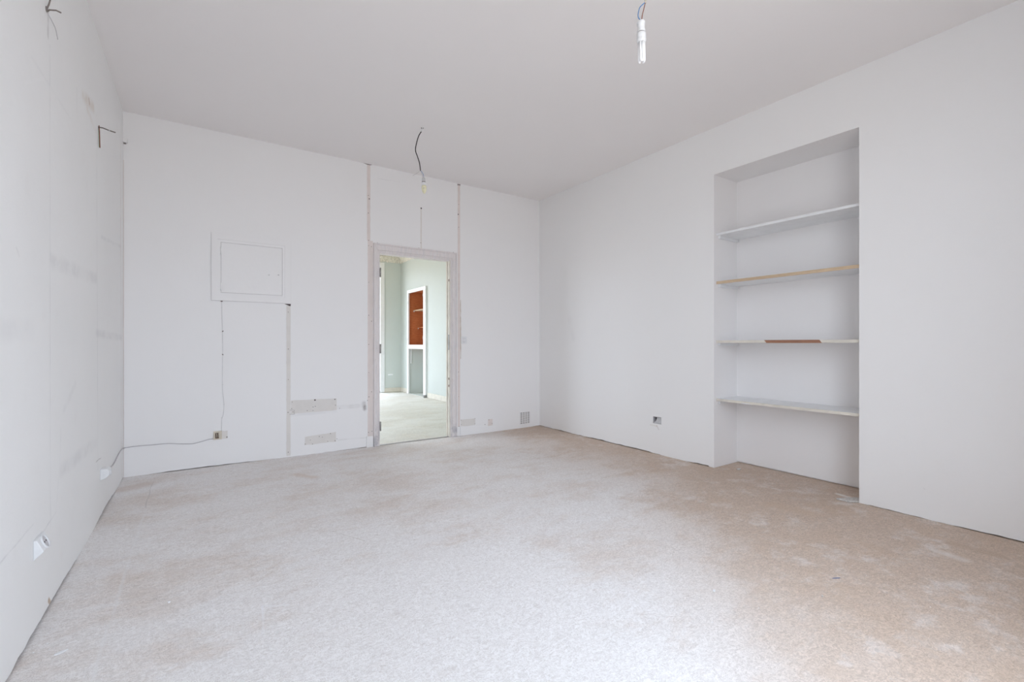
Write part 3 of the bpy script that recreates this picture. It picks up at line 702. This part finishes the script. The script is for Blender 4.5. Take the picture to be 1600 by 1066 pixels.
bm = NB(); tube(bm, [P3(q, .003, .006, .008), P3(q, .004, .006, -.03), P3(q, .005, .006, -.12)], .0024, 6); tag(obj('wire', bm, 'green', wy), 'dull wire against the wall') ; bm = None
bm = NB(); tube(bm, [P3(q, .050, 0, -.0055), P3(q, .056, 0, -.007)], .0046, 6); obj('terminal', bm, 'grille', wy)
# small white sensor in the corner
q = bw(194, 220); ds = thing('corner_sensor', (XL, YB, q.z-.02), 'tiny white fitting in the left corner near the ceiling', 'sensor')
bevel(obj('sensor_body', box((XL, YB-.035, q.z-.022), (XL+.03, YB-.003, q.z+.018)), 'wall_back', ds), .004)
bm = NB(); tube(bm, [(XL+.012, YB-.018, q.z-.024), (XL+.012, YB-.018, q.z-.030)], .009, 10); obj('sensor_eye', bm, 'plug_shade', ds)
base('trim_3', (XL+.0005, YB-.006, .01), (XL+.004, YB-.001, bw(192, 250).z), 'plaster_pink', 'thin discoloured seam in the left corner')

# ------------------------------------------------------------------ alcove shelves
SX0 = 3.805
def shelf(top, th, label, edge, extra=None):
    r = thing('alcove_shelf', ((SX0+NX)/2, (NY0+NY1)/2, top-th), label, 'shelf', None)
    bm = NB(); add_box(bm, (SX0+.004, NY0+.002, top-th), (NX-.001, NY1-.002, top)); obj('board', bm, 'white', r)
    lipb = NB(); K = 60; rows = []
    for i in range(K+1):                                    # slightly worn front lipping
        y = NY0+.002+(NY1-NY0-.004)*i/K; w1 = .0012*mn.noise(Vector((i*.5, top*9, 0))); w2 = .0012*mn.noise(Vector((i*.6, top*9, 5)))
        chip = .008 if (extra == 'chip' and 43 < i < 48) else 0
        rows.append([lipb.verts.new(p) for p in ((SX0+.004, y, top), (SX0+w1, y, top-.001), (SX0+w2, y, top-th+.001+chip), (SX0+.004, y, top-th+chip))])
    for a, b in zip(rows, rows[1:]):
        for j in range(3):
            lipb.faces.new((a[j], a[j+1], b[j+1], b[j]))
    o = obj('front_edge', lipb, edge, r)
    if edge == 'rawwood': tag(o, 'raw plywood front edge')
    for yy in (NY0+.001, NY1-.021):
        obj('cleat', box((SX0+.03, yy, top-th-.024), (NX-.004, yy+.020, top-th)), 'white', r)
    return r
shelf(2.080, .021, 'top white shelf board in the wall alcove, fully white edge', 'white')
shelf(1.652, .025, 'second white shelf from the top in the alcove, raw plywood edge', 'rawwood')
s3 = shelf(1.128, .023, 'third alcove shelf from the top, white edge with a reddish bare stretch', 'cream')
ya = onX(1283, 534, SX0).y; yb = onX(1194, 534, SX0).y
bm = NB(); prism(bm, [(SX0-.0022, ya+.012, 1.1285), (SX0-.0022, yb, 1.1285), (SX0-.0022, yb-.02, 1.1045), (SX0-.0022, ya-.006, 1.1045)], None, (.004, 0, 0))
tag(obj('bare_edge', bm, 'redwood', s3), 'bare reddish wood where the edging broke away')
shelf(.612, .022, 'bottom alcove shelf, white with a chipped front edge', 'cream', 'chip')
# small peg brackets at the left end under the middle shelves
# plaster slab at the alcove corner
a = onZ(1312, 773); 
bm = NB(); pts = [(XR+.002, NY0+.001, .001), (XR-.05, NY0+.045, .001), (XR-.055, NY0+.12, .001), (XR+.02, NY0+.085, .001), (XR+.085, NY0+.05, .001), (XR+.10, NY0+.001, .001)]
prism(bm, pts, None, (0, 0, .012)); tag(bevel(obj('plaster_slab', bm, 'rim'), .003), 'flat grey plaster slab on the floor at the near corner of the alcove', 'rubble')

# ------------------------------------------------------------------ hanging lamps
PX = 1.63
t1 = 2.06; dd = ray(1003, 97); y1_ = PX*ray(1003, 97).y/ray(1003, 97).x
def hang(px, py, y=None):
    d = ray(px, py); t = Vector((PX, y1_, 0)).dot(FW)      # same depth as the lamp
    return O + d*t
lamp = thing('pendant_bulb', (PX, y1_, H), 'bare white energy-saving bulb hanging on loose coloured wires, nearer the camera', 'lamp', )
axis_top = hang(1001.5, 34); axis_bot = hang(1002.8, 97)
ax = (axis_bot-axis_top); LN = ax.length; ax.normalize()
def along(t): return axis_top+ax*(t*LN)
def lathe(bm, prof, seg=24):
    """prof = (fraction along the lamp, radius)"""
    return tube(bm, [along(t) for t, r in prof], 0, seg, [max(r, .0005) for t, r in prof])
u = .00284                                                  # metres per pixel at the lamp
lathe_p = [(0, .016), (.012, .018), (.08, .0185), (.085, .0155), (.20, .0155), (.215, .0175), (.268, .0185)]
obj('lamp_holder', lathe(NB(), lathe_p), 'plastic', lamp)
obj('holder_gap', lathe(NB(), [(.262, .0165), (.285, .0165)]), 'plug_shade', lamp)
obj('bulb_base', lathe(NB(), [(.28, .0165), (.29, .0195), (.42, .0205), (.425, .0197), (.44, .0205), (.49, .0205), (.515, .018), (.52, .012)]), 'plastic', lamp)
side = ax.cross(FW).normalized(); fwd = side.cross(ax).normalized()
for k in range(3):                                          # three U-shaped tubes
    a_ = math.radians(20+120*k); rad = .0115; off = math.radians(28)
    pA = (side*math.cos(a_-off)+fwd*math.sin(a_-off))*rad; pB = (side*math.cos(a_+off)+fwd*math.sin(a_+off))*rad
    pts = [along(.51)+pA, along(.7)+pA, along(.96)+pA, along(.985)+pA*.75+pB*.25, along(.985)+pA*.25+pB*.75, along(.96)+pB, along(.7)+pB, along(.51)+pB]
    obj('bulb_tube', tube(NB(), pts, .0052, 10), 'tube', lamp)
wt = hang(1008.5, 3.5)
obj('wire', tube(NB(), spline([along(.01)-side*.009*-1, hang(997.3, 27), hang(998.8, 14), hang(1003, 8), wt], 5), .0022, 8), 'blue', lamp)['label'] = 'blue wire'
obj('wire', tube(NB(), spline([hang(1002.6, 34), hang(1003.5, 24), hang(1006, 14), wt], 5), .002, 8), 'redbrown', lamp)['label'] = 'brown wire'
obj('connector', tube(NB(), [wt-Vector((0, 0, .004)), wt+Vector((0, 0, .012))], .004, 8), 'old_plastic', lamp)
ctop = Vector((wt.x, wt.y, H))
obj('wire', tube(NB(), spline([wt+Vector((0, 0, .008)), wt+Vector((.002, 0, .05)), wt+Vector((-.01, .01, .2)), ctop], 6), .0042, 8), 'green', lamp)['label'] = 'green wire up to the ceiling'
obj('ceiling_hole', tube(NB(), [ctop, ctop-Vector((0, 0, .002))], .02, 14), 'plug_shade', lamp)

c0 = onZ(660, 199.5, H); T2 = c0.dot(FW)
def h2(px, py): return O+ray(px, py)*T2
l2 = thing('pendant_bulb', (c0.x, c0.y, H), 'small yellowed bulb hanging on a kinked black cable in front of the doorway wall', 'lamp')
obj('ceiling_hook', tube(NB(), spline([c0+Vector((-.012, 0, -.004)), c0+Vector((0, 0, -.010)), c0+Vector((.010, 0, .0))], 4), .0035, 6), 'black', l2)
obj('cable_sheath', tube(NB(), [c0+Vector((.002, 0, 0)), h2(658.3, 206)], .0062, 8), 'plastic', l2)['label'] = 'short white sleeve at the ceiling'
obj('cable', tube(NB(), spline([h2(658.4, 205.5), h2(654, 213), h2(650.8, 224), h2(649.2, 235), h2(652.4, 245), h2(655.5, 255), h2(657, 267)], 6), .0045, 8), 'black', l2)
obj('wire', tube(NB(), spline([h2(656.8, 267), h2(652, 270.5), h2(645, 274.5)], 4), .0014, 6), 'cable', l2)
obj('wire', tube(NB(), spline([h2(656.8, 266.5), h2(659.5, 272), h2(661, 278)], 4), .0028, 6), 'cable', l2)
obj('wire', tube(NB(), spline([h2(657.4, 266.5), h2(661.2, 272), h2(662.2, 278)], 4), .0018, 6), 'blue', l2)
def seg2(prof, mat, nm, lab=None):
    o = obj(nm, tube(NB(), [h2(x, y) for x, y, r in prof], 0, 16, [r for x, y, r in prof]), mat, l2)
    if lab: o['label'] = lab
seg2([(661.4, 277, .009), (661.8, 279, .0145), (662, 284, .016)], 'grille', 'lamp_holder')
seg2([(662, 284, .0165), (662, 285.2, .017)], 'plug_shade', 'holder_gap')
seg2([(662, 285.2, .0165), (662.2, 289, .0215), (662.3, 290, .019)], 'plastic', 'bulb_base')
seg2([(662.3, 290, .018), (662.5, 292, .0215), (662.7, 296, .021), (662.9, 299.5, .017), (663, 302, .009), (663, 303, .002)], 'yellow', 'bulb', 'yellowed glass bulb')
obj('glass_mark', tube(NB(), [h2(661.6, 296.2)-FW*.022, h2(663.6, 294.6)-FW*.022], .0035, 6), 'old_plastic', l2)

# ------------------------------------------------------------------ next room: built-in cabinet
cb = thing('built_in_cabinet', (RX, sum(cab)/2, 0), 'tall white framed built-in cabinet with brown wooden upper shelves, seen through the doorway', 'cabinet')
y0, y1 = cab; zt = 2.275; m0, m1 = .985, 1.075
sl, sr = .075, .115                                          # stile widths: far, near
bm = NB()
for s in ((y1-sl, y1, 0, zt), (y0, y0+sr, 0, zt), (y0+sr, y1-sl, zt-.07, zt), (y0+sr, y1-sl, m0, m1)): add_box(bm, (RX-.035, s[0], s[2]), (RX-.0, s[1], s[3]))
bevel(obj('cabinet_frame', bm, 'cabinet_white', cb), .004)
D = .42; a, b = y0+.035, y1-.035
bm = NB()
add_box(bm, (RX+D-.02, a, m1-.02), (RX+D, b, 2.245)); add_box(bm, (RX, b-.012, m1-.02), (RX+D-.02, b, 2.245)); add_box(bm, (RX, a, m1-.02), (RX+D-.02, a+.012, 2.245))
add_box(bm, (RX, a+.012, 2.23), (RX+D-.02, b-.012, 2.245)); add_box(bm, (RX, a+.012, m1-.03), (RX+D-.02, b-.012, m1-.005))
tag(obj('upper_lining', bm, 'brownwood', cb), 'varnished brown wooden inside of the cabinet')
bm = NB()
add_box(bm, (RX+D-.02, a, .0), (RX+D, b, m1-.03)); add_box(bm, (RX, b-.012, 0), (RX+D-.02, b, m1-.03)); add_box(bm, (RX, a, 0), (RX+D-.02, a+.012, m1-.03))
tag(obj('lower_lining', bm, 'sage', cb), 'sage painted lower inside of the cabinet')
for z, mt, dx in ((1.83, 'rawwood', .10), (1.455, 'brownwood', .2)):
    obj('cabinet_shelf', box((RX+dx, a+.013, z-.011), (RX+D-.021, b-.013, z+.011)), mt, cb)
    for yy in (b-.05, a+.25): obj('shelf_peg', box((RX+dx-.006, yy, z-.03), (RX+dx+.014, yy+.02, z-.008)), 'cabinet_white', cb)
obj('cabinet_shelf', box((RX+D-.045, a+.013, .545), (RX+D-.021, b-.013, .56)), 'plug_shade', cb)
obj('cabinet_skirting', box((RX+D-.04, a+.013, 0), (RX+D-.021, b-.013, .12)), 'cream', cb)
obj('batten', box((RX+.02, b-.03, .66), (RX+.05, b-.012, m0)), 'cabinet_white', cb)
obj('pipe_stub', box((RX-.07, y0-.012, 0), (RX-.01, y0+.028, .05)), 'metal', cb)
for yy, z in ((b-.022, 2.0), (b-.022, 1.2), (a+.085, 2.1), (a+.085, 1.22)): obj('hinge', box((RX-.037, yy-.006, z-.03), (RX-.033, yy+.006, z+.03)), 'metal', cb)
q = onY(610, 585.5, RY); tag(bevel(obj('cover_plate', box((q.x-.06, RY-.006, q.z-.014), (q.x+.06, RY, q.z+.014)), 'cabinet_white'), .003), 'small white cover plate low on the sage far wall', 'plate')

# ------------------------------------------------------------------ rubble on the floor
def chip(px, py, lx, ly, hgt, rot, mat, name, label, group=None):
    p = onZ(px, py); bm = NB(); K = 7; pts = []
    for k in range(K):
        a_ = k*2*math.pi/K; r = random.uniform(.75, 1.15); x, y = math.cos(a_)*lx*r, math.sin(a_)*ly*r
        pts.append((p.x+x*math.cos(rot)-y*math.sin(rot), p.y+x*math.sin(rot)+y*math.cos(rot), .0005))
    prism(bm, pts, None, (0, 0, hgt)); tag(obj(name, bm, mat), label, 'rubble', group)
chip(94, 1021, .019, .007, .004, .4, 'plastic', 'plaster_chip', 'white flat plaster chip on the floor near the left wall, nearest the camera')
chip(1154, 734, .03, .014, .008, .3, 'rim', 'plaster_chip', 'pale plaster lump on the alcove floor by its left end')
chip(264, 942, .006, .005, .005, .3, 'plastic', 'plaster_chip', 'small white plaster crumb on the left part of the floor')
chip(1116, 924, .009, .005, .004, .3, 'plastic', 'plaster_chip', 'small white plaster crumb on the edge of the brown floor area')
chip(1307, 904, .022, .0025, .002, -.5, 'chipblue', 'blue_sliver', 'thin dark blue sliver on the brown floor below the alcove')
chip(1285, 1012-80, .012, .003, .002, .5, 'rim', 'plaster_chip', 'small grey sliver of plaster on the brown floor, right side')
bm = NB()
for i in range(420):
    x = random.uniform(XL+.05, XR-.05); y = random.uniform(.6, YB-.05); r = random.uniform(.0012, .0032)
    if random.random() < .35: x = random.choice((XL+random.uniform(.01, .08), XR-random.uniform(.01, .08)))
    vs = [bm.verts.new((x+math.cos(k*2.1)*r, y+math.sin(k*2.1)*r*.8, .0004)) for k in range(3)]; tp = bm.verts.new((x, y, r))
    bm.faces.new(vs[::-1]); [bm.faces.new((vs[k], vs[(k+1) % 3], tp)) for k in range(3)]
tag(obj('plaster_crumbs', bm, 'plastic'), 'tiny white plaster crumbs scattered over the dusty floor', 'rubble', kind='stuff')
